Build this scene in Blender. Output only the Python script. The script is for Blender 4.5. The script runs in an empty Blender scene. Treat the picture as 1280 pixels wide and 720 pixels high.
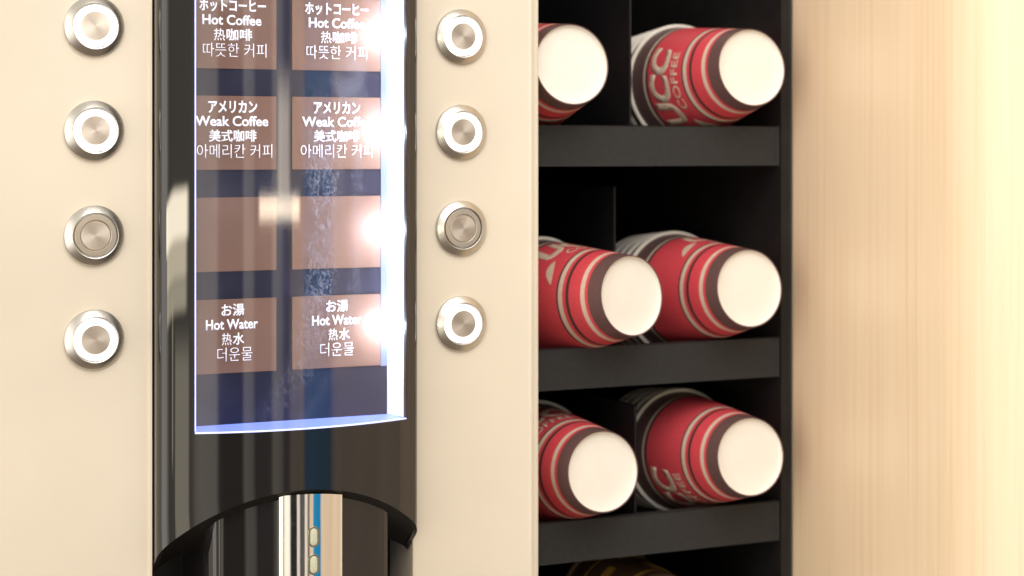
import bpy, bmesh, math, random
from mathutils import Vector, Matrix
R = math.radians
random.seed(7)
S = bpy.context.scene
COL = S.collection
H = 1.3            # eye height; the machine's front is the plane y = 0
D = 0.85           # eye to front plane
YAW = 25.1         # camera turned right, degrees

# ------------------------------------------------------------------ camera
cd = bpy.data.cameras.new('camera')
cam = bpy.data.objects.new('camera', cd); COL.objects.link(cam)
cam.location = (0, -D, H)
cam.rotation_euler = (R(90), R(0.0), R(-YAW))
cd.sensor_width = 36; cd.lens = 2300 / 1280 * 36
cd.shift_y = -173 / 1280
cd.clip_start = 0.02; cd.clip_end = 100
cd.dof.use_dof = True; cd.dof.focus_distance = 0.87; cd.dof.aperture_fstop = 9.0
S.camera = cam
S.view_settings.view_transform = 'Standard'
S.view_settings.look = 'None'
S.view_settings.exposure = 0.2
S.view_settings.gamma = 1.0
S.cycles.use_denoising = True
S.cycles.max_bounces = 10
S.cycles.transparent_max_bounces = 12
S.cycles.caustics_refractive = False

# ------------------------------------------------------------------ node helper
class NT:
    def __init__(s, tree): s.t = tree; s.n = tree.nodes; s.l = tree.links
    def add(s, kind, **kw):
        n = s.n.new(kind)
        for k, v in kw.items(): setattr(n, k, v)
        return n
    def put(s, inp, v):
        if hasattr(v, 'is_output') or isinstance(v, bpy.types.NodeSocket): s.l.new(v, inp)
        else: inp.default_value = v
    def m(s, op, a, b=0.0, c=None, clamp=False):
        n = s.add('ShaderNodeMath', operation=op, use_clamp=clamp)
        s.put(n.inputs[0], a); s.put(n.inputs[1], b)
        if c is not None: s.put(n.inputs[2], c)
        return n.outputs[0]
    def smooth(s, v, a, b, lo=0.0, hi=1.0):
        n = s.add('ShaderNodeMapRange', interpolation_type='SMOOTHSTEP')
        s.put(n.inputs[0], v); n.inputs[1].default_value = a; n.inputs[2].default_value = b
        n.inputs[3].default_value = lo; n.inputs[4].default_value = hi
        return n.outputs[0]
    def box(s, v, a, b, e):     # 1 between a and b with soft edge e
        return s.m('MULTIPLY', s.smooth(v, a - e, a + e), s.smooth(v, b - e, b + e, 1, 0))
    def ramp(s, fac, stops, interp='LINEAR'):
        n = s.add('ShaderNodeValToRGB'); cr = n.color_ramp; cr.interpolation = interp
        stops = sorted(stops, key=lambda q: q[0])
        cr.elements[0].position = stops[0][0]; cr.elements[1].position = stops[-1][0]
        cr.elements[0].color = (*stops[0][1], 1); cr.elements[1].color = (*stops[-1][1], 1)
        for p, c in stops[1:-1]:
            e = cr.elements.new(p); e.color = (*c, 1)
        s.put(n.inputs[0], fac)
        return n.outputs[0]
    def mix(s, fac, a, b, blend='MIX'):
        n = s.add('ShaderNodeMix', data_type='RGBA', blend_type=blend)
        s.put(n.inputs[0], fac)
        s.put(n.inputs[6], a if not isinstance(a, tuple) else (*a[:3], 1))
        s.put(n.inputs[7], b if not isinstance(b, tuple) else (*b[:3], 1))
        return n.outputs[2]
    def noise(s, vec, scale, detail=3, rough=0.5, dist=0.0):
        n = s.add('ShaderNodeTexNoise'); s.put(n.inputs['Vector'], vec)
        n.inputs['Scale'].default_value = scale; n.inputs['Detail'].default_value = detail
        n.inputs['Roughness'].default_value = rough; n.inputs['Distortion'].default_value = dist
        return n.outputs[0]
    def mapping(s, vec, scale=(1, 1, 1), rot=(0, 0, 0)):
        n = s.add('ShaderNodeMapping'); s.put(n.inputs['Vector'], vec)
        n.inputs['Scale'].default_value = scale; n.inputs['Rotation'].default_value = rot
        return n.outputs[0]
    def bump(s, h, strength=0.2, dist=0.001):
        n = s.add('ShaderNodeBump'); n.inputs['Strength'].default_value = strength
        n.inputs['Distance'].default_value = dist; s.put(n.inputs['Height'], h)
        return n.outputs[0]

# ------------------------------------------------------------------ surroundings as light: a warm room seen only in reflections
world = bpy.data.worlds.new('World'); S.world = world; world.use_nodes = True
W = NT(world.node_tree)
for n in list(W.n): W.n.remove(n)
tc = W.add('ShaderNodeTexCoord')
sx = W.add('ShaderNodeSeparateXYZ'); W.l.new(tc.outputs['Generated'], sx.inputs[0])
az = W.m('MULTIPLY', W.m('ARCTAN2', sx.outputs[0], W.m('MULTIPLY', sx.outputs[1], -1.0)), 57.29578)
el = W.m('MULTIPLY', W.m('ARCSINE', sx.outputs[2]), 57.29578)
az01 = W.m('DIVIDE', W.m('ADD', az, 180.0), 360.0)
cream = (1.0, .88, .71); tan_ = (.84, .64, .45); dark = (.03, .027, .024); grey = (1.0, .9, .76); blue = (.02, .26, .52)
bands = [(-180, cream), (-110, (2.8, 2.6, 2.4)), (-60, (2.8, 2.6, 2.4)), (-48, (1.0, .88, .70)), (-44, (.46, .43, .36)), (-25, (.50, .46, .38)), (-22, (1.35, 1.2, 1.0)), (-14.6, (1.1, .98, .85)),  # left side boosted to brighten the wood wall
         (-14, dark), (-5.3, dark), (-4.7, grey), (-1.2, (.75, .68, .6)), (-.6, (.10, .09, .09)), (5.6, (.13, .12, .12)), (6.3, cream), (9.6, cream),
         (10.4, (.2, .16, .15)), (13, (.2, .16, .15)), (13.6, tan_), (18.6, tan_), (19.2, blue), (30.4, blue), (31.2, tan_), (62, (.86, .66, .45)), (68, cream), (180, cream)]
colr = W.ramp(az01, [((a + 180) / 360, c) for a, c in bands])
colr = W.mix(W.m('MULTIPLY', W.box(az, -47, -23.5, 1), W.smooth(el, 6, 11)), colr, (1.15, 1.04, .88))
colr = W.mix(W.smooth(el, 22, 40), colr, (1.0, .92, .80))       # pale ceiling
colr = W.mix(W.smooth(el, -22, -38), colr, (.30, .23, .17))       # floor
wn = W.noise(tc.outputs['Generated'], 6, 3)
colr = W.mix(.35, colr, W.mix(1, colr, W.ramp(wn, [(.3, (.55, .55, .55)), (.7, (1.3, 1.3, 1.3))]), 'MULTIPLY'))
def glow(base, mask, c): return W.mix(1.0, base, W.mix(mask, (0, 0, 0), c), 'ADD')
lampm = W.m('MULTIPLY', W.box(az, 1.2, 17.2, .8), W.box(el, -2.15, -1.45, .13))     # a pendant lamp
colr = glow(colr, lampm, (12, 10, 7.6))
stem = W.m('MULTIPLY', W.box(az, 8.6, 13.2, 1.0), W.m('MULTIPLY', W.smooth(el, -1.5, -1.3), W.smooth(el, 1.0, 3.0, 1, 0)))
colr = glow(colr, stem, (4.0, 3.4, 2.6))
sl = W.m('ADD', el, W.m('MULTIPLY', W.m('ADD', az, 31.0), -.02))
b1 = W.m('MULTIPLY', W.box(az, -58, -26.2, .8), W.box(sl, -2.75, -1.25, .12))
colr = glow(colr, b1, (17, 15, 11.6))
b2 = W.m('MULTIPLY', W.box(az, -54, -26.6, .8), W.box(sl, -4.0, -2.75, .12))
colr = glow(colr, b2, (8, 7, 5))
b3 = W.m('MULTIPLY', W.box(az, -54, -26.6, .8), W.box(sl, -5.0, -4.05, .12))
colr = glow(colr, b3, (5, 4.4, 3.2))
b4 = W.m('MULTIPLY', W.box(az, -35.5, -33.0, .3), W.box(el, -9.5, -5.0, .6))
colr = glow(colr, b4, (2.8, 2.5, 1.8))
b5 = W.m('MULTIPLY', W.box(az, -30.6, -25.8, .4), W.box(el, -14, -6.0, .9))
colr = glow(colr, b5, (2.2, 1.95, 1.45))
bg = W.add('ShaderNodeBackground'); W.l.new(colr, bg.inputs[0]); bg.inputs[1].default_value = 0.80
wo = W.add('ShaderNodeOutputWorld'); W.l.new(bg.outputs[0], wo.inputs[0])
world.cycles.sampling_method = 'MANUAL'; world.cycles.sample_map_resolution = 2048

# ------------------------------------------------------------------ ceiling lamp, added wall fill, label LEDs
def area(name, loc, target, size, power, col):
    l = bpy.data.lights.new(name, 'AREA'); l.shape = 'DISK'; l.size = size; l.energy = power; l.color = col
    o = bpy.data.objects.new(name, l); COL.objects.link(o); o.location = loc
    o.rotation_euler = (Vector(target) - Vector(loc)).to_track_quat('-Z', 'Y').to_euler()
    return o
area('ceiling_light', (.42, -.95, H + 1.05), (.44, -.05, H), 1.1, 7.8, (1, .93, .84))
area('wall_fill_light', (.24, -.54, H + .36), (.588, -.24, H - .02), .62, 2.9, (.97, .985, 1.0))  # added fill, brightens the wall's near end; no such lamp in the room
for lv in (.0568, .0088, -.0395, -.0870):       # the machine's own white LEDs beside each label
    l = bpy.data.lights.new('label_led', 'POINT'); l.energy = .047; l.color = (.72, .80, 1.0); l.shadow_soft_size = .0025
    o = bpy.data.objects.new('label_led', l); COL.objects.link(o); o.location = (.3268, -.0085, H + lv)

# ------------------------------------------------------------------ materials
MATS = {}
def new_mat(name):
    m = bpy.data.materials.new(name); m.use_nodes = True
    t = NT(m.node_tree)
    p = t.n['Principled BSDF']; MATS[name] = m
    return m, t, p
def objco(t): return t.add('ShaderNodeTexCoord').outputs['Object']

def simple(name, c, rough=.5, metal=0, nscale=60, namt=.08, spec=.5, bump=0.0, bscale=400):
    m, t, p = new_mat(name)
    co = objco(t); n = t.noise(co, nscale, 4)
    lo = tuple(x * (1 - namt) for x in c); hi = tuple(min(1, x * (1 + namt)) for x in c)
    t.l.new(t.ramp(n, [(.3, lo), (.7, hi)]), p.inputs['Base Color'])
    p.inputs['Roughness'].default_value = rough; p.inputs['Metallic'].default_value = metal
    p.inputs['Specular IOR Level'].default_value = spec
    if bump: t.l.new(t.bump(t.noise(co, bscale, 3), bump, .0005), p.inputs['Normal'])
    return m

paint = simple('cream_paint', (.655, .578, .468), .5, 0, 11, .045, .35, .06, 1500)
body_plastic = simple('dark_plastic', (.035, .032, .030), .55, 0, 80, .2, .3)
gap_black = simple('black_plastic', (.011, .010, .010), .45, 0, 80, .2, .3)
board = simple('label_board', (.008, .009, .030), .55, 0, 50, .15, .3)
label_m = simple('label_film', (.235, .128, .085), .5, 0, 40, .07, .3)
ink = simple('backlit_white_ink', (.88, .88, .90), .6, 0, 60, .02, .2)
ink.node_tree.nodes['Principled BSDF'].inputs['Emission Color'].default_value = (.93, .95, 1, 1)
ink.node_tree.nodes['Principled BSDF'].inputs['Emission Strength'].default_value = .5
recess_m = simple('recess_wall', (.05, .05, .09), .5, 0, 60, .1)
floor_m = simple('led_glow_acrylic', (.22, .30, .80), .35, 0, 60, .05)
floor_m.node_tree.nodes['Principled BSDF'].inputs['Emission Color'].default_value = (.20, .27, .85, 1)
floor_m.node_tree.nodes['Principled BSDF'].inputs['Emission Strength'].default_value = .75  # LED light on the recess floor put in as a blue glow

# glossy black acrylic of the column
gloss, t, p = new_mat('glossy_black')
co = objco(t)
p.inputs['Base Color'].default_value = (.012, .011, .011, 1)
p.inputs['Roughness'].default_value = .035; p.inputs['IOR'].default_value = 1.62
t.l.new(t.ramp(t.noise(co, 40, 4), [(.35, (.006, .006, .006)), (.75, (.022, .022, .022))]), p.inputs['Roughness'])
t.l.new(t.bump(t.noise(t.mapping(co, (1, 1, .35)), 22, 1), .05, .0012), p.inputs['Normal'])

bay_gloss, t, p = new_mat('bay_black')
p.inputs['Base Color'].default_value = (.022, .019, .018, 1); p.inputs['Roughness'].default_value = .16

chamfer_m = simple('bevel_black', (.012, .011, .010), .35, 0, 80, .2, .4)

# brushed steel of the buttons
steel, t, p = new_mat('turned_steel')
p.inputs['Metallic'].default_value = 1
co = objco(t)
sp = t.add('ShaderNodeSeparateXYZ'); t.l.new(co, sp.inputs[0])
rad = t.m('SQRT', t.m('ADD', t.m('POWER', sp.outputs[0], 2.0), t.m('POWER', sp.outputs[2], 2.0)))
rings = t.add('ShaderNodeTexNoise', noise_dimensions='1D'); t.l.new(t.m('MULTIPLY', rad, 9000.0), rings.inputs['W']); rings.inputs['Scale'].default_value = 1
t.l.new(t.ramp(rings.outputs[0], [(.3, (.52, .495, .455)), (.7, (.68, .655, .61))]), p.inputs['Base Color'])
p.inputs['Roughness'].default_value = .26; p.inputs['Anisotropic'].default_value = .75
tg = t.add('ShaderNodeTangent', direction_type='RADIAL', axis='Y'); t.l.new(tg.outputs[0], p.inputs['Tangent'])
t.l.new(t.bump(rings.outputs[0], .08, .0002), p.inputs['Normal'])

cap_m, t, p = new_mat('spun_steel_cap')
p.inputs['Metallic'].default_value = 1
co = objco(t)
sp = t.add('ShaderNodeSeparateXYZ'); t.l.new(co, sp.inputs[0])
rad = t.m('SQRT', t.m('ADD', t.m('POWER', sp.outputs[0], 2.0), t.m('POWER', sp.outputs[2], 2.0)))
rings = t.add('ShaderNodeTexNoise', noise_dimensions='1D'); t.l.new(t.m('MULTIPLY', rad, 7000.0), rings.inputs['W']); rings.inputs['Scale'].default_value = 1
t.l.new(t.ramp(rings.outputs[0], [(.3, (.60, .51, .42)), (.7, (.74, .65, .55))]), p.inputs['Base Color'])
p.inputs['Roughness'].default_value = .42; p.inputs['Anisotropic'].default_value = .65
tg = t.add('ShaderNodeTangent', direction_type='RADIAL', axis='Y'); t.l.new(tg.outputs[0], p.inputs['Tangent'])
t.l.new(t.bump(rings.outputs[0], .15, .0002), p.inputs['Normal'])

chrome, t, p = new_mat('polished_chrome')
p.inputs['Metallic'].default_value = 1; p.inputs['Base Color'].default_value = (.90, .87, .83, 1)
t.l.new(t.ramp(t.noise(objco(t), 300, 3), [(.3, (.03, .03, .03)), (.8, (.09, .09, .09))]), p.inputs['Roughness'])
t.l.new(t.bump(t.noise(objco(t), 55, 1), .05, .001), p.inputs['Normal'])
slot_m, t, p = new_mat('slot_insert')
p.inputs['Base Color'].default_value = (.55, .55, .42, 1); p.inputs['Roughness'].default_value = .35
slot_rim_m, t, p = new_mat('slot_rim')
p.inputs['Base Color'].default_value = (.23, .22, .14, 1); p.inputs['Roughness'].default_value = .3; p.inputs['Metallic'].default_value = .6

def emitter(name, c, s):
    m, t, p = new_mat(name)
    p.inputs['Base Color'].default_value = (.5, .5, .5, 1)
    n = t.noise(objco(t), 120, 2)
    t.l.new(t.ramp(n, [(.3, tuple(x * .96 for x in c)), (.7, c)]), p.inputs['Emission Color'])
    p.inputs['Emission Strength'].default_value = s
    return m
ring_on = emitter('lit_ring', (.93, .93, 1.0), 2.6)
ring_off = simple('unlit_ring', (.47, .40, .32), .3, .5, 80, .05)
edge_blue = emitter('lit_acrylic_edge', (.34, .42, 1.0), 1.25)

# light guide down the right of the label recess: brighter beside each LED, weaker near its foot
guide, t, p = new_mat('light_guide_glow')
sp = t.add('ShaderNodeSeparateXYZ'); t.l.new(objco(t), sp.inputs[0])
z = t.m('SUBTRACT', sp.outputs[2], H)
p.inputs['Base Color'].default_value = (.6, .65, .75, 1)
p.inputs['Emission Color'].default_value = (.62, .76, 1.0, 1)
p.inputs['Emission Strength'].default_value = 1
t.l.new(t.smooth(z, -.118, -.070, 1.1, 6.5), p.inputs['Emission Strength'])
spill_m = emitter('glare_spill_strip', (.42, .52, 1.0), .30)  # glow in place of LED glare spilling past the labels
spill_m.node_tree.nodes['Principled BSDF'].inputs['Base Color'].default_value = (.13, .15, .25, 1)
led_m = emitter('led_dome', (.85, .9, 1.0), 14)

# clear acrylic cover with dried wipe marks
cover, t, p = new_mat('clear_acrylic')
t.n.remove(p)
out = t.n['Material Output']
tr = t.add('ShaderNodeBsdfTransparent'); tr.inputs[0].default_value = (.955, .955, .97, 1)
gl = t.add('ShaderNodeBsdfGlossy'); gl.inputs['Roughness'].default_value = .03
fr = t.add('ShaderNodeFresnel'); fr.inputs[0].default_value = 1.6
co = objco(t)
nb = t.bump(t.noise(t.mapping(co, (1, 1, .35)), 22, 1), .06, .0012)
t.l.new(nb, gl.inputs['Normal'])
ms = t.add('ShaderNodeMixShader'); gm = t.add('ShaderNodeNewGeometry'); t.put(ms.inputs[0], t.m('MULTIPLY', t.m('MULTIPLY', fr.outputs[0], 2.0), t.m('SUBTRACT', 1.0, gm.outputs['Backfacing']))); t.l.new(tr.outputs[0], ms.inputs[1]); t.l.new(gl.outputs[0], ms.inputs[2])
sp = t.add('ShaderNodeSeparateXYZ'); t.l.new(co, sp.inputs[0])
u = sp.outputs[0]; v = t.m('SUBTRACT', sp.outputs[2], H)
uc = t.add('ShaderNodeFloatCurve')
cv = uc.mapping.curves[0]                     # v from -.13 to .08  ->  u from .24 to .34
pts = [(-.13, .258), (-.118, .266), (-.10, .2775), (-.08, .283), (-.04, .2875), (0, .2872), (.04, .283), (.08, .280)]
cv.points[0].location = ((pts[0][0] + .13) / .21, (pts[0][1] - .24) / .1)
cv.points[1].location = (1, (pts[-1][1] - .24) / .1)
for a, b in pts[1:-1]: cv.points.new((a + .13) / .21, (b - .24) / .1)
uc.mapping.update()
t.put(uc.inputs[1], t.m('DIVIDE', t.m('ADD', v, .13), .21, clamp=True))
ucv = t.m('ADD', t.m('MULTIPLY', uc.outputs[0], .1), .24)
wob = t.m('MULTIPLY', t.m('SUBTRACT', t.noise(co, 60, 2), .5), .006)
dd = t.m('ABSOLUTE', t.m('ADD', t.m('SUBTRACT', u, ucv), wob))
band = t.smooth(dd, .0035, .0115, 1, 0)
dd2 = t.m('ABSOLUTE', t.m('SUBTRACT', t.m('SUBTRACT', u, ucv), .0185))
band2 = t.m('MULTIPLY', t.smooth(dd2, .0010, .0050, .5, 0), t.smooth(v, .02, -.01))
dropm = t.noise(t.mapping(co, (1, 1, .55)), 620, 3, .6, 1.5)
drops = t.smooth(dropm, .50, .58)
fade = t.m('MULTIPLY', t.smooth(v, -.128, -.070, .18, 1), t.smooth(v, .035, -.004, .12, 1))
water = t.m('MULTIPLY', t.m('MULTIPLY', t.m('MAXIMUM', band, band2), drops), fade)
wv = t.add('ShaderNodeTexWave', wave_type='BANDS'); t.put(wv.inputs['Vector'], t.mapping(co, (1, 1, 1), (0, R(38), 0)))
wv.inputs['Scale'].default_value = 210; wv.inputs['Distortion'].default_value = 9; wv.inputs['Detail'].default_value = 2; wv.inputs['Detail Scale'].default_value = .35
finger = t.m('MULTIPLY', t.smooth(wv.outputs[1], .60, .85), t.smooth(t.noise(co, 45, 3), .50, .66))
finger = t.m('MULTIPLY', finger, t.m('ADD', t.m('MULTIPLY', t.box(u, .288, .318, .008), t.box(v, .012, .075, .02)), .10))
film = t.m('MULTIPLY', t.smooth(t.noise(t.mapping(co, (1, 1, .4)), 28, 4), .42, .75), .022)
mark = t.m('ADD', t.m('ADD', t.m('MULTIPLY', water, .19), t.m('MULTIPLY', finger, .20)), t.m('ADD', film, .004))
df = t.add('ShaderNodeBsdfDiffuse'); df.inputs[0].default_value = (.85, .87, .95, 1)
tl = t.add('ShaderNodeBsdfTranslucent'); tl.inputs[0].default_value = (.80, .85, 1, 1)
m2 = t.add('ShaderNodeMixShader'); m2.inputs[0].default_value = .65; t.l.new(df.outputs[0], m2.inputs[1]); t.l.new(tl.outputs[0], m2.inputs[2])
m3 = t.add('ShaderNodeMixShader'); t.put(m3.inputs[0], mark); t.l.new(ms.outputs[0], m3.inputs[1]); t.l.new(m2.outputs[0], m3.inputs[2])
t.l.new(m3.outputs[0], out.inputs['Surface'])

# cup rack and wall
rack_m = simple('rack_grey', (.021, .0207, .0205), .6, 0, 300, .14, .3, .1, 1800)
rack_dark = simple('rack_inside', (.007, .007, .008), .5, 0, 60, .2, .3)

wood, t, p = new_mat('pale_wood')
co = objco(t)
g1 = t.noise(t.mapping(co, (1, 1, .018)), 260, 5, .62)
g2 = t.noise(t.mapping(co, (1, 1, .03)), 55, 3, .5, .4)
g3 = t.noise(t.mapping(co, (1, 1, .35)), 7, 2)
c1 = t.ramp(g1, [(.28, (.67, .475, .295)), (.48, (.735, .560, .370)), (.74, (.775, .62, .445))])
c2 = t.mix(t.smooth(g2, .35, .7, 0, .45), c1, (.75, .58, .395))
c3 = t.mix(t.smooth(g3, .3, .7, 0, .30), c2, (.72, .545, .35))
t.l.new(c3, p.inputs['Base Color']); p.inputs['Roughness'].default_value = .42; p.inputs['Coat Weight'].default_value = .4; p.inputs['Coat Roughness'].default_value = .28; p.inputs['Coat IOR'].default_value = 1.6
t.l.new(t.bump(g1, .06, .0006), p.inputs['Normal'])

# printed paper of the cups: bands along the cup's own axis (z = 0 base, z = L rim)
L, RB, RT = .075, .0213, .0345
def paper(name, red, brown, beige, bands):
    m, t, p = new_mat(name)
    co = objco(t)
    sp = t.add('ShaderNodeSeparateXYZ'); t.l.new(co, sp.inputs[0])
    f = t.m('DIVIDE', sp.outputs[2], L)
    pal = {'r': red, 'b': brown, 'k': tuple(x * .55 for x in brown), 'e': beige, 'w': (.80, .76, .66)}
    c = t.ramp(f, [(a, pal[k]) for a, k in bands], 'CONSTANT')
    n = t.noise(co, 900, 3)
    c = t.mix(1, c, t.ramp(n, [(.3, (.90, .90, .90)), (.7, (1.08, 1.08, 1.08))]), 'MULTIPLY')
    t.l.new(c, p.inputs['Base Color']); p.inputs['Roughness'].default_value = .42; p.inputs['Specular IOR Level'].default_value = .45
    return m
BANDS = [(0, 'b'), (.120, 'r'), (.145, 'e'), (.185, 'r'), (.295, 'k'), (.322, 'r'), (.352, 'e'), (.392, 'k'), (.408, 'r'), (.80, 'k'), (.825, 'e'), (.85, 'b'), (1.0, 'w')]
cup_red = paper('printed_red_paper', (.60, .062, .078), (.115, .062, .058), (.60, .47, .37), BANDS)
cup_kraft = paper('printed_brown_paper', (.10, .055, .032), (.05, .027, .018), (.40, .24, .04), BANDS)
white_paper = simple('white_paper', (.74, .685, .61), .6, 0, 120, .02, .25, .05, 900)
beige_ink = simple('beige_ink', (.58, .44, .34), .5, 0, 300, .06, .3)
yellow_ink = simple('yellow_ink', (.45, .27, .05), .5, 0, 300, .06, .3)

# ------------------------------------------------------------------ mesh helpers
def V(u, w, v): return Vector((u, -w, v + H))
def finish(name, bm, mats, parent=None, loc=None, smooth=True, ang=35):
    me = bpy.data.meshes.new(name)
    bmesh.ops.remove_doubles(bm, verts=bm.verts, dist=1e-6)
    bmesh.ops.recalc_face_normals(bm, faces=bm.faces)
    bm.to_mesh(me); bm.free()
    for m in (mats if isinstance(mats, (list, tuple)) else [mats]): me.materials.append(m)
    if smooth:
        me.shade_smooth(); me.set_sharp_from_angle(angle=R(ang))
    o = bpy.data.objects.new(name, me); COL.objects.link(o)
    if parent:
        o.parent = parent
        if loc is None and parent.type == 'EMPTY': loc = -Vector(parent.location)
    if loc is not None: o.location = loc
    return o
def empty(name, loc, label, cat, group=None):
    o = bpy.data.objects.new(name, None); COL.objects.link(o); o.location = loc; o.empty_display_size = .02
    o['label'] = label; o['category'] = cat
    if group: o['group'] = group
    return o
def add_box(bm, u0, u1, w0, w1, v0, v1, bev=0.0, seg=3):
    r = bmesh.ops.create_cube(bm, size=1)
    for q in r['verts']:
        q.co = V(u0 + (q.co.x + .5) * (u1 - u0), w0 + (q.co.y + .5) * (w1 - w0), v0 + (q.co.z + .5) * (v1 - v0))
    if bev:
        es = list({e for q in r['verts'] for e in q.link_edges})
        bmesh.ops.bevel(bm, geom=es, offset=bev, segments=seg, profile=.5, affect='EDGES')
def grid(bm, rows, mi=0):
    vs = [[bm.verts.new(c) for c in r] for r in rows]
    for a, b in zip(vs, vs[1:]):
        for i in range(len(a) - 1):
            f = bm.faces.new((a[i], a[i + 1], b[i + 1], b[i])); f.material_index = mi
    return vs
def lathe(bm, prof, n=64, mi=0, closed_top=False):
    rows = []
    for r, z in prof:
        if r < 1e-7: rows.append([bm.verts.new((0, 0, z))])
        else: rows.append([bm.verts.new((r * math.cos(2 * math.pi * k / n), r * math.sin(2 * math.pi * k / n), z)) for k in range(n)])
    for a, b in zip(rows, rows[1:]):
        for k in range(n):
            k2 = (k + 1) % n
            if len(a) == 1 and len(b) == 1: continue
            if len(a) == 1: f = bm.faces.new((a[0], b[k], b[k2]))
            elif len(b) == 1: f = bm.faces.new((a[k], a[k2], b[0]))
            else: f = bm.faces.new((a[k], a[k2], b[k2], b[k]))
            f.material_index = mi
def facing_front(bm):               # lathe axis z -> out of the machine (-y)
    for q in bm.verts: q.co = Vector((q.co.x, -q.co.z, q.co.y))

def text_bm(bm, s, cx, cy, w, h, place, bold=0.0, thick=.0002, shear=0.0, sub=None):
    """letters of s fitted to a w x h box centred on (cx, cy); place(x, y, depth) -> point"""
    c = bpy.data.curves.new('lettering', 'FONT'); c.body = s; c.offset = bold; c.shear = shear; c.resolution_u = 4
    o = bpy.data.objects.new('lettering', c); COL.objects.link(o)
    bpy.context.view_layer.update()
    me = bpy.data.meshes.new_from_object(o.evaluated_get(bpy.context.evaluated_depsgraph_get()))
    bpy.data.objects.remove(o); bpy.data.curves.remove(c)
    b = bmesh.new(); b.from_mesh(me); bpy.data.meshes.remove(me)
    xs = [q.co.x for q in b.verts]; ys = [q.co.y for q in b.verts]
    x0, x1, y0, y1 = min(xs), max(xs), min(ys), max(ys)
    for q in b.verts:
        q.co = Vector((cx + ((q.co.x - x0) / (x1 - x0) - .5) * w, cy + ((q.co.y - y0) / (y1 - y0) - .5) * h, 0))
    if sub:
        bmesh.ops.remove_doubles(b, verts=b.verts, dist=1e-7)
        for it in range(6):
            es = [e for e in b.edges if e.calc_length() > sub]
            if not es: break
            bmesh.ops.subdivide_edges(b, edges=es, cuts=1)
            bmesh.ops.triangulate(b, faces=[f for f in b.faces if len(f.verts) > 4])
    r = bmesh.ops.extrude_face_region(b, geom=list(b.faces))
    top = {g for g in r['geom'] if isinstance(g, bmesh.types.BMVert)}
    pos = {q: place(q.co.x, q.co.y, thick if q in top else 0.0) for q in b.verts}
    for q, pz in pos.items(): q.co = pz
    me2 = bpy.data.meshes.new('tmp'); b.to_mesh(me2); b.free()
    bm.from_mesh(me2); bpy.data.meshes.remove(me2)

# ------------------------------------------------------------------ the machine
UL, UR, UE = .2125, .3424, .4131          # column left, column right, machine's right side
UC = (UL + UR) / 2; HW = (UR - UL) / 2
RAD, PEAK = .150, .027                    # the column's bowed front
def warc(d, r=RAD, pk=PEAK): return pk - r + math.sqrt(r * r - d * d)
def varch(d): return -.1597 - (.094 - math.sqrt(.094 ** 2 - min(abs(d), .066) ** 2))
machine = empty('coffee_machine', (.05, .02, H - .62), 'cream drink vending machine front with black display column and eight steel push buttons', 'coffee machine')

bm = bmesh.new(); add_box(bm, -.34, UL - .0006, -.028, 0, -.62, .34, .0022)
finish('front_panel', bm, paint, machine)
bm = bmesh.new(); add_box(bm, UR + .0006, UE - .0042, -.028, 0, -.62, .34, .0015)
fp = finish('front_panel', bm, paint, machine)
bm = bmesh.new(); add_box(bm, UE - .0040, UE, -.30, -.0012, -.62, .34, .0010)
finish('side_panel', bm, paint, machine)
bm = bmesh.new(); add_box(bm, -.335, UE - .006, -.34, -.046, -.62, .335)
finish('cabinet', bm, body_plastic, machine)
bm = bmesh.new(); add_box(bm, UL - .02, UR + .02, -.044, -.030, -.6, .30)
finish('bay_back', bm, gap_black, machine)

# column: profile points from the left root round the bowed front to the right root
WL, WR, WB, WT = UC - .0499, UC + .0566, -.1312, .118
ds = sorted(set([-.0499, .0566] + [-HW + .0012 + (2 * HW - .0024) * i / 46 for i in range(47)]))
w1 = warc(HW)
CO = .0058                                # rounded corners of the column
d_in = HW - CO; tanw = d_in / math.sqrt(RAD ** 2 - d_in ** 2)
p0, p1, p2 = (d_in, warc(d_in)), (HW, warc(d_in) - CO * tanw), (HW, warc(d_in) - CO * tanw - .0052)
corner = [tuple((1 - q) ** 2 * a_ + 2 * q * (1 - q) * b_ + q * q * c_ for a_, b_, c_ in zip(p0, p1, p2)) for q in [k / 10 for k in range(11)]]
ds = sorted(set([-.0499, .0566] + [-d_in + .001 + (2 * d_in - .002) * i / 46 for i in range(47)]))
prof = [(UL, 0.0), (UL, p2[1] * .5)] + [(UC - a_, b_) for a_, b_ in reversed(corner)] + [(UC + d, warc(d)) for d in ds]
prof += [(UC + a_, b_) for a_, b_ in corner] + [(UR, p2[1] * .5), (UR, 0.0)]
def vbot(u, w):
    d = u - UC
    return varch(d) - .85 * max(0.0, warc(min(abs(d), HW)) - w)
bm = bmesh.new()
vr = [.20, WT, .09, .05, .01, -.03, -.07, -.11, WB, -.145]
rows = []
for vv in vr: rows.append([V(u, w, vv) for u, w in prof])
for k in (1, 2, 3): rows.append([V(u, w, -.145 + (vbot(u, w) + .145) * k / 3) for u, w in prof])
vs = [[bm.verts.new(c) for c in r] for r in rows]
for j in range(len(rows) - 1):
    inwin = WB - 1e-6 <= min(vr[j] if j < len(vr) else -1, vr[j + 1] if j + 1 < len(vr) else -1) and (vr[j] if j < len(vr) else 1) <= WT + 1e-6
    for i in range(len(prof) - 1):
        um = (prof[i][0] + prof[i + 1][0]) / 2
        if inwin and WL < um < WR: continue
        bm.faces.new((vs[j][i], vs[j][i + 1], vs[j + 1][i + 1], vs[j + 1][i]))
col = finish('display_column', bm, [gloss, chamfer_m], machine, ang=40)
sm = col.modifiers.new('thickness', 'SOLIDIFY'); sm.thickness = .0022; sm.offset = -1; sm.material_offset = 1; sm.material_offset_rim = 1
es_ = col.modifiers.new('edges', 'EDGE_SPLIT'); es_.split_angle = R(40)
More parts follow.
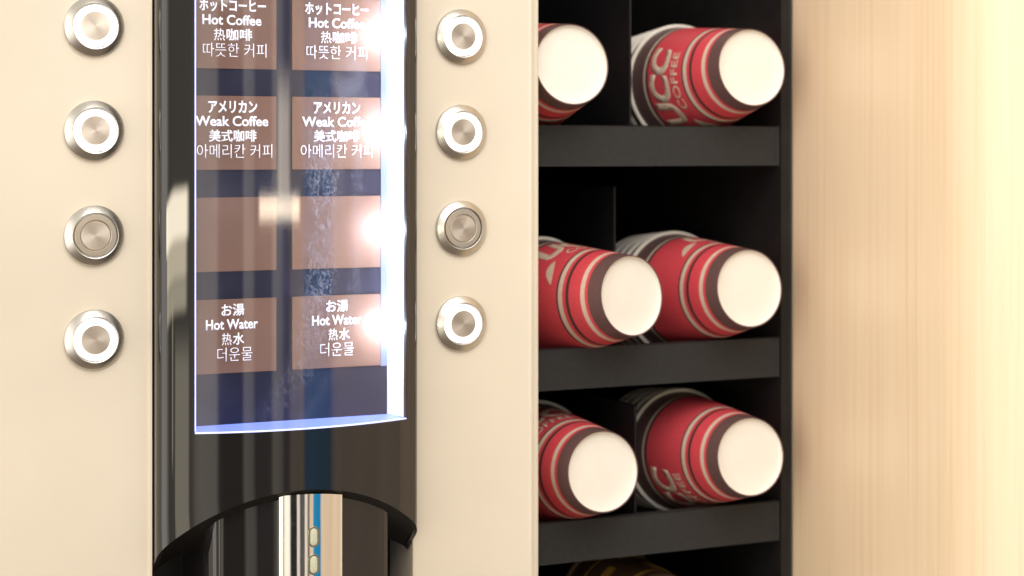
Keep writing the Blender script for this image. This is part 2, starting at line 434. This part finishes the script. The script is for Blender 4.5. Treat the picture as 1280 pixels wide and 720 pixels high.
# make the shell thicken inwards whatever the winding
n_mid = next(pl for pl in col.data.polygons if pl.center.z > H + .13).normal
if n_mid.y > 0: col.data.flip_normals()
# bevelled underside of the arch
bm = bmesh.new()
r0 = [V(u, w - .0004, vbot(u, w) + .0003) for u, w in prof]
r1 = [V(UC + (u - UC) * .985, max(w - .0045, -.001), vbot(u, w) - .0028) for u, w in prof]
r2 = [V(UC + (u - UC) * .97, min(w, 0) - .004, vbot(u, w) - .85 * w - .001) for u, w in prof]
grid(bm, [r0, r1, r2])
bev = finish('arch_bevel', bm, chamfer_m, machine, ang=25)
sm = bev.modifiers.new('thickness', 'SOLIDIFY'); sm.thickness = .0008; sm.offset = 0
bev.modifiers.new('edges', 'EDGE_SPLIT').split_angle = R(25)

# clear cover over the label recess, same bow
bm = bmesh.new()
n = 48; g = .0003
for off, flip in ((.0002, 0), (.0022, 1)):
    pass
def cover_pt(d, v, off): 
    a = math.asin(d / RAD); rr = RAD - off
    return V(UC + rr * math.sin(a), PEAK - RAD + rr * math.cos(a), v)
dl, dr = WL - UC + g, WR - UC - g
for off in (.0001, .0021):
    grid(bm, [[cover_pt(dl + (dr - dl) * i / n, vv, off) for i in range(n + 1)] for vv in [WB + g + (WT - WB - 2 * g) * k / 10 for k in range(11)]])
bm.verts.ensure_lookup_table()
bmesh.ops.remove_doubles(bm, verts=bm.verts, dist=1e-7)
be = [e for e in bm.edges if e.is_boundary]
bmesh.ops.bridge_loops(bm, edges=be)
cov = finish('display_cover', bm, cover, machine, ang=30)

# glowing rim of the acrylic: foot and left side
bm = bmesh.new()
for off in (.0004, .0020): 
    grid(bm, [[cover_pt(dl + (dr - dl) * i / n, vv, off - .0006) for i in range(n + 1)] for vv in (WB - .0001, WB + .0005)])
bmesh.ops.bridge_loops(bm, edges=[e for e in bm.edges if e.is_boundary])
finish('cover_edge', bm, edge_blue, machine)
bm = bmesh.new()
for off in (.0004, .0020):
    grid(bm, [[cover_pt(dd_, vv, off - .0006) for dd_ in (dl - .0001, dl + .00035)] for vv in (WB + .001, WT - .001)])
bmesh.ops.bridge_loops(bm, edges=[e for e in bm.edges if e.is_boundary])
finish('cover_edge', bm, edge_blue, machine)

# recess: back board, left wall, floor, top, light guide on the right
WBK = -.002
bm = bmesh.new(); add_box(bm, UL + .008, UR - .004, WBK - .004, WBK, WB - .004, WT + .004)
finish('label_board', bm, board, machine)
bm = bmesh.new()
pl = [(UL + .012, WBK), (UR - .010, WBK)]
top = [cover_pt(dl + (dr - dl) * i / 30, 0, .0024) for i in range(31)]
def slab(bm, v0, v1):
    pts = [(UL + .0135, WBK), (UR - .0092, WBK)] + [(q.x, -q.y) for q in reversed(top)]
    lo = [bm.verts.new(V(a, b, v0)) for a, b in pts]; hi = [bm.verts.new(V(a, b, v1)) for a, b in pts]
    bm.faces.new(lo); bm.faces.new(hi)
    for i in range(len(pts)):
        k = (i + 1) % len(pts); bm.faces.new((lo[i], lo[k], hi[k], hi[i]))
slab(bm, WB - .0015, WB + .0002)
finish('recess_floor', bm, floor_m, machine)
bm = bmesh.new(); slab(bm, WT - .0002, WT + .0015)
finish('recess_top', bm, recess_m, machine)
def quadbox(bm, a0, a1, v0, v1, th):   # wall between plan points a0 and a1, thickness to +u
    c = []
    for vv in (v0, v1):
        for (x, y), s in ((a0, 0), (a1, 0), (a1, th), (a0, th)): c.append(bm.verts.new(V(x + s, y, vv)))
    for f in ((0, 1, 2, 3), (4, 7, 6, 5), (0, 4, 5, 1), (1, 5, 6, 2), (2, 6, 7, 3), (3, 7, 4, 0)): bm.faces.new([c[k] for k in f])
bm = bmesh.new(); quadbox(bm, (.3308, WBK), (WR - .0004, warc(.0566) - .0026), WB + .0004, WT - .0004, .0012)
finish('light_guide_glow', bm, guide, machine)
bm = bmesh.new(); add_box(bm, .32725, .3306, WBK + .0001, WBK + .0008, -.107, WT - .001)  # added glowing strip standing in for glare between labels and guide
finish('light_guide_glow', bm, spill_m, machine)
bm = bmesh.new(); quadbox(bm, (WL - .002, WBK), (WL - .0008, warc(-.0499) - .0026), WB + .0004, WT - .0004, -.0012)
finish('recess_wall', bm, recess_m, machine)
for lv in (.0568, .0088, -.0395, -.0870):
    bm = bmesh.new(); lathe(bm, [(.0022, 0), (.0022, .0004), (.0016, .0010), (0, .0013)], 20)
    for q in bm.verts: q.co = Vector((.3309 - q.co.z + .0013, -.0085 + q.co.x, q.co.y + lv + H))
    finish('led', bm, led_m, machine)

# menu labels with their lettering
LW, LH = .0457, .0352
jp = [('ホットコーヒー', 'Hot Coffee', '热咖啡', '따뜻한 커피'), ('アメリカン', 'Weak Coffee', '美式咖啡', '아메리칸 커피'), None, ('お湯', 'Hot Water', '热水', '더운물')]
wid = [(.0327, .0290, .0190, .0312), (.0240, .0358, .0234, .0370), None, (.0112, .0256, .0112, .0172)]
hei = (.0060, .0049, .0058, .0066)
for ci, u0 in enumerate((.2277, .2814)):
    for ri, vtop in enumerate((.0738, .0256, -.0228, -.0713)):
        bm = bmesh.new(); add_box(bm, u0, u0 + LW, WBK + .0001, WBK + .0006, vtop - LH, vtop)
        lb = finish('menu_label', bm, label_m, machine, smooth=False)
        if jp[ri] is None:
            lb['label'] = 'blank brown label without writing'; continue
        lb['label'] = 'brown label reading ' + jp[ri][1]
        bm = bmesh.new()
        cxs = u0 + (.0228 if ci else .0240)
        dx = [0, 0, -.0003 if ri == 1 else .001, 0] if ci else [0, -.0004, .0, .001]
        for li, s in enumerate(jp[ri]):
            yy = vtop - (.0052, .0120, .0190, .0263)[li] - (.0 if ci else .0)
            put = lambda x, y, dpt: V(x, WBK + .0007 + dpt, y)
            w_ = wid[ri][li]
            if li == 2 and s[0] == '热':            # the first character is set lighter than the rest
                n_ = len(s); cw = w_ / n_
                text_bm(bm, s[0], cxs + dx[li] - w_ / 2 + cw * .47, yy, cw * .86, hei[li], put, bold=0)
                text_bm(bm, s[1:], cxs + dx[li] + cw / 2, yy, w_ - cw, hei[li], put, bold=.016)
            else:
                text_bm(bm, s, cxs + dx[li], yy, w_, hei[li], put, bold=(.024 if len(s) > 2 else .016, .019, .014, -.012)[li])
        finish('lettering', bm, ink, lb, smooth=False)

# push buttons
def button_parts():
    a = bmesh.new(); lathe(a, [(.0138, -.001), (.0138, .0017), (.0134, .0021), (.0106, .0039), (.0103, .0038), (.0102, .0020), (.0, .0020)], 96); facing_front(a)
    b = bmesh.new(); lathe(b, [(.0096, .0022), (.0096, .0039), (.0094, .0041), (.0073, .00425), (.0070, .0040), (.0070, .0022)], 96); facing_front(b)
    c = bmesh.new(); lathe(c, [(.0069, .0022), (.0069, .0039), (.0066, .0042), (.0040, .0042), (.0015, .0042), (0, .0042)], 96); facing_front(c)
    return a, b, c
a, b, c = button_parts()
mo = Vector(machine.location)
b0 = finish('push_button', a, steel, machine, loc=V(.1853, 0, .0568) - mo, ang=25)
ring0 = finish('light_ring', b, ring_on, b0, loc=(0, 0, 0), ang=25); cap0 = finish('button_cap', c, cap_m, b0, loc=(0, 0, 0), ang=25)
off_mesh = ring0.data.copy(); off_mesh.materials[0] = ring_off
for ui, uu in enumerate((.1853, .3694)):
    for k, lv in enumerate((.0568, .0088, -.0395, -.0874)):
        if ui == 0 and k == 0: continue
        nb_ = b0.copy(); COL.objects.link(nb_); nb_.location = V(uu, 0, lv) - mo
        r_ = ring0.copy(); COL.objects.link(r_); r_.parent = nb_
        c_ = cap0.copy(); COL.objects.link(c_); c_.parent = nb_
        if k == 2:
            r_.data = off_mesh; nb_['label'] = 'button with unlit grey ring'

# spout housing under the arch, chrome plate with oval slots
bm = bmesh.new()
HC, HH = .2806, .0448
pp = [(HC - HH, -.030), (HC - HH, .006)]
def hw_(d): return .0205 - .150 + math.sqrt(.150 ** 2 - d * d)
pp += [(HC - HH + .0008, .0100), (HC - HH + .0030, hw_(HH - .003) - .0006)]
pp += [(HC + d, hw_(d)) for d in [-.0410 + .082 * i / 30 for i in range(31)]]
pp += [(HC + HH - .0012, hw_(HH - .003) - .0010), (HC + HH, .0100), (HC + HH, -.030)]
ztop = [min(-.150, vbot(u, max(w, 0)) + .004) for u, w in pp]
grid(bm, [[V(u, w, zt) for (u, w), zt in zip(pp, ztop)], [V(u, w, -.25) for u, w in pp], [V(u, w, -.45) for u, w in pp]])
hs = finish('spout_housing', bm, gloss, machine, ang=40)
sm = hs.modifiers.new('thickness', 'SOLIDIFY'); sm.thickness = .0015; sm.offset = 0
hs.modifiers.new('edges', 'EDGE_SPLIT').split_angle = R(40)
bm = bmesh.new()
CC, CH, CR = .2826, .0156, .038
def cpt(d, v, off=0):
    a_ = math.asin(max(-1, min(1, (d) / CR)))
    return V(CC + (CR + off) * math.sin(a_), .0262 - CR + (CR + off) * math.cos(a_), v)
dsx = [-CH + 2 * CH * i / 40 for i in range(41)]
for off in (0, -.0016):
    grid(bm, [[cpt(d, varch(CC + d - UC) - .0022 if k == 0 else vv, off) for d in dsx] for k, vv in enumerate((0, -.18, -.22, -.30, -.44))])
bmesh.ops.bridge_loops(bm, edges=[e for e in bm.edges if e.is_boundary])
sp_ = finish('spout_plate', bm, chrome, machine, ang=40)
def stadium(hw, hh, n=12):
    pts = []
    for k in range(n + 1): a_ = math.pi * k / n; pts.append((hw * math.cos(a_), hh - hw + hw * math.sin(a_)))
    for k in range(n + 1): a_ = math.pi + math.pi * k / n; pts.append((hw * math.cos(a_), -hh + hw + hw * math.sin(a_)))
    return pts
for vs_ in (-.1822, -.1952, -.2082, -.2212, -.2342):
    bm = bmesh.new()
    du = .0002
    rings_ = [(.0027, .0050, .0000), (.0026, .0049, .0005), (.0020, .0043, .0006), (.0018, .0041, .0001)]
    vv = [[bm.verts.new(cpt(du + x, vs_ + y, o_)) for x, y in stadium(a_, b_)] for a_, b_, o_ in rings_]
    for q0, q1 in zip(vv, vv[1:]):
        m_ = len(q0)
        for i in range(m_):
            k = (i + 1) % m_
            try: bm.faces.new((q0[i], q0[k], q1[k], q1[i]))
            except ValueError: pass
    so = finish('slot', bm, slot_rim_m, sp_)
    bm = bmesh.new()
    lo = [bm.verts.new(cpt(du + x, vs_ + y, .0002)) for x, y in stadium(.0018, .0041)]
    hi = [bm.verts.new(cpt(du + x * .6, vs_ + y * .8, .0005)) for x, y in stadium(.0018, .0041)]
    m_ = len(lo)
    for i in range(m_):
        k = (i + 1) % m_; bm.faces.new((lo[i], lo[k], hi[k], hi[i]))
    bm.faces.new(hi)
    finish('slot_insert', bm, slot_m, so)

# ------------------------------------------------------------------ wooden side wall
bm = bmesh.new()                        # straight panel, near end shaped round to the right to catch front light
plan = [(.612, -.33), (.5882, -.33)] + [(.5882, -.33 + .433 * k / 8) for k in range(1, 8)]
plan += [(.6682 - .08 * math.cos(R(a_)), .103 + .08 * math.sin(R(a_))) for a_ in range(0, 91, 3)]
plan += [(1.1, .183), (1.1, .160), (.66, .160), (.612, .10)]
lo = [bm.verts.new(V(a_, b_, -.62)) for a_, b_ in plan]; hi = [bm.verts.new(V(a_, b_, .50)) for a_, b_ in plan]
bm.faces.new(lo); bm.faces.new(hi)
for i in range(len(plan)):
    k = (i + 1) % len(plan); bm.faces.new((lo[i], lo[k], hi[k], hi[i]))
wl = finish('wall', bm, wood, None)
wl['label'] = 'pale vertical grained wooden side wall right of the cup rack'; wl['category'] = 'wall'

# ------------------------------------------------------------------ cup rack
rack = empty('cup_rack', (.50, .1, H - .62), 'dark grey cup dispenser rack with sloping shelves beside the cream machine', 'cup rack')
RL, RR, WF = .4160, .5866, -.030
TILT = R(6)
bm = bmesh.new(); add_box(bm, RR - .0072, RR, -.30, WF + .001, -.61, .30, .0008)
finish('side_panel', bm, gap_black, rack)
bm = bmesh.new(); add_box(bm, RL, RL + .003, -.30, WF - .004, -.61, .30)
finish('side_panel', bm, gap_black, rack)
bm = bmesh.new(); add_box(bm, RL, RR, -.306, -.301, -.61, .30)
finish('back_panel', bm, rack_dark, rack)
shelf_tops = (.0132, -.1063, -.1990, -.3000)
for st in shelf_tops:
    bm = bmesh.new()
    add_box(bm, RL + .0035, RR - .0076, WF - .003, WF, st - .0222, st, .0007)
    x0, x1 = RL + .0035, RR - .0076
    z0 = st - .0058; z1 = z0 - math.tan(TILT) * .264
    c8 = [V(x0, WF - .0032, z0), V(x1, WF - .0032, z0), V(x1, -.298, z1), V(x0, -.298, z1)]
    up = [bm.verts.new(q) for q in c8]; dn = [bm.verts.new(q - Vector((0, 0, .003))) for q in c8]
    bm.faces.new(up); bm.faces.new(dn)
    for i in range(4):
        k = (i + 1) % 4; bm.faces.new((up[i], up[k], dn[k], dn[i]))
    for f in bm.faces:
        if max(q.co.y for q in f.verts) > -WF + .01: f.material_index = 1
    finish('shelf', bm, [rack_m, rack_dark], rack, smooth=False)
tops = (.30,) + tuple(s - .031 for s in shelf_tops[:3])
for k, st in enumerate(shelf_tops[:3]):
    u_d, wf = ((.4848, WF - .004), (.4880, -.058), (.4880, WF - .004))[k]
    bm = bmesh.new(); add_box(bm, u_d, u_d + .0012, -.295, wf, st - .0075, (.25, shelf_tops[0] - .034, shelf_tops[1] - .034)[k], .0004)
    finish('divider', bm, rack_dark, rack, smooth=False)

# ------------------------------------------------------------------ paper cups
def rc(z): return RB + (RT - RB) * z / L
def cup_meshes(mat, inkm):
    body = bmesh.new()
    lathe(body, [(rc(0) - .0006, .0002), (rc(0), 0.0)] + [(rc(L * k / 12), L * k / 12) for k in range(1, 13)], 96, 0)
    lathe(body, [(rc(L) - .0005, L), (rc(.03) - .0006, .03), (rc(.004) - .0006, .0040), (rc(0) - .0007, .0012), (rc(0) - .0006, .0002)], 96, 1)
    base = bmesh.new(); lathe(base, [(rc(0) - .0007, .0012), (rc(0) - .0013, .0022), (rc(0) - .0024, .0026), (.010, .0026), (.004, .0026), (0, .0026)], 96)
    lathe(base, [(rc(0) - .0006, .0034), (0, .0034)], 96)
    rim = bmesh.new()
    lathe(rim, [(RT + .0006 + .0013 * math.cos(a_), L + .0004 + .0013 * math.sin(a_)) for a_ in [2 * math.pi * k / 14 for k in range(15)]], 96)
    return body, base, rim
def on_cone(phi0):
    def place(x, y, dpt):       # x along the circumference, y up the cup (metres from base)
        r = rc(y); ph = phi0 + x / rc(L * .62)
        return Vector(((r + .00006 + dpt) * math.cos(ph), (r + .00006 + dpt) * math.sin(ph), y))
    return place
def lettering_bm():
    bm = bmesh.new()
    pl = on_cone(0)
    text_bm(bm, 'UCC', 0, L * .672, .049, .0165, pl, bold=.05, thick=.00003, shear=.18, sub=.003)
    text_bm(bm, 'COFFEE', .002, L * .500, .0360, .0058, pl, bold=.012, thick=.00003, sub=.003)
    # beige swash that leads into the first letter
    xs = [-.0400 + .0150 * k / 16 for k in range(17)]
    rows = []
    for off in (0, .0001):
        rows.append([pl(x, L * (.47 + .05 * (k / 16) ** 2), off) for k, x in enumerate(xs)])
        rows.append([pl(x, L * (.475 + .05 * (k / 16) ** 2 + .06 * math.sin(math.pi * (k + .3) / 16.6)), off) for k, x in enumerate(xs)])
    vs = [[bm.verts.new(q) for q in r] for r in rows]
    for a_, b_ in ((0, 1), (2, 3), (0, 2), (1, 3)):
        for i in range(16): bm.faces.new((vs[a_][i], vs[a_][i + 1], vs[b_][i + 1], vs[b_][i]))
    return bm
def make_cup(mat, inkm, label, group, marks=None, rimm=None):
    t_ = empty('paper_cup', (0, 0, 0), label, 'cup', group)
    body, base, rim = cup_meshes(mat, inkm)
    Z = (0, 0, 0)
    finish('cup_body', body, [mat, white_paper], t_, loc=Z, ang=50)
    finish('cup_base', base, white_paper, t_, loc=Z, ang=30)
    finish('rim', rim, rimm or white_paper, t_, loc=Z, ang=60)
    if marks: finish('print_mark', marks, inkm, t_, loc=Z, smooth=False)
    else: finish('lettering', lettering_bm(), inkm, t_, loc=Z, smooth=False)
    return t_
G = 'red paper cups lying in the rack'
used = []
def cup_copy(src):
    r_ = src.copy(); COL.objects.link(r_)
    for ch in src.children:
        c_ = ch.copy(); COL.objects.link(c_); c_.parent = r_
    return r_
red0 = make_cup(cup_red, beige_ink, '', G)
def aim(o, u_, w_, v_, roll, yaw=0, tilt=6.0):
    m_ = Matrix.Rotation(R(yaw), 4, 'Z') @ Matrix.Rotation(R(-(90 + tilt)), 4, 'X') @ Matrix.Rotation(R(roll), 4, 'Z')
    o.rotation_euler = m_.to_euler(); o.location = V(u_, w_, v_)
    return m_ @ Vector((0, 0, 1))
stacks = [
    (.4356, -.006, .0445, 230, 0, 6, 0, 'top shelf', 'left'),
    (.5460, -.006, .0450, 170, 0, 6, 4, 'top shelf', 'right'),
    (.4690, -.002, -.0770, 276, 12, 6, 0, 'middle shelf', 'left'),
    (.5445, -.006, -.0758, 303, 2, 6, 4, 'middle shelf', 'right'),
    (.4540, -.006, -.1694, 238, 2, 6, 0, 'bottom shelf', 'left'),
    (.5452, -.006, -.1680, 122, 0, 6, 4, 'bottom shelf', 'right')]
looks = {('top shelf', 'left'): 'red paper cup on the top shelf, half hidden behind the cream panel',
         ('top shelf', 'right'): 'red paper cup with big beige lettering, front of the top shelf stack',
         ('middle shelf', 'left'): 'red striped paper cup on the middle shelf, beside the cream panel',
         ('middle shelf', 'right'): 'red striped paper cup on the middle shelf, beside the wood wall',
         ('bottom shelf', 'left'): 'red striped paper cup on the lowest shelf beside the cream panel',
         ('bottom shelf', 'right'): 'bright red paper cup on the lowest shelf, beside the wood wall'}
nth = ('second', 'third', 'fourth', 'fifth')
first = True
for u_, w_, v_, roll, yaw, tilt, nn, sh, side in stacks:
    c_ = red0 if first else cup_copy(red0); first = False
    c_['label'] = looks[(sh, side)]
    ax = aim(c_, u_, w_, v_, roll, yaw, tilt)
    for k in range(nn):
        q = cup_copy(red0)
        q['label'] = f'white cup rim, {nth[k]} from the front in the {sh} stack by the wall'
        q['group'] = 'nested cups behind the front cups'
        aim(q, u_, w_, v_, random.uniform(0, 360), yaw, tilt)
        q.location = q.location + ax * (.0088 * (k + 1))
brown_rim = simple('brown_paper_rim', (.10, .06, .035), .6, 0, 120, .08)
mk = bmesh.new(); pl = on_cone(R(268))
for x0, x1, y0, y1, sl_ in ((-.004, .010, L * .72, L * .83, .10), (.004, .026, L * .44, L * .58, -.12), (-.022, -.012, L * .60, L * .68, .1)):
    rows = []
    for off in (0, .0001):
        for yy in (y0, y1): rows.append([pl(x0 + (x1 - x0) * k / 8, yy + sl_ * (x1 - x0) * k / 8, off) for k in range(9)])
    vs = [[mk.verts.new(q) for q in r] for r in rows]
    for a_, b_ in ((0, 1), (2, 3), (0, 2), (1, 3)):
        for k in range(8): mk.faces.new((vs[a_][k], vs[a_][k + 1], vs[b_][k + 1], vs[b_][k]))
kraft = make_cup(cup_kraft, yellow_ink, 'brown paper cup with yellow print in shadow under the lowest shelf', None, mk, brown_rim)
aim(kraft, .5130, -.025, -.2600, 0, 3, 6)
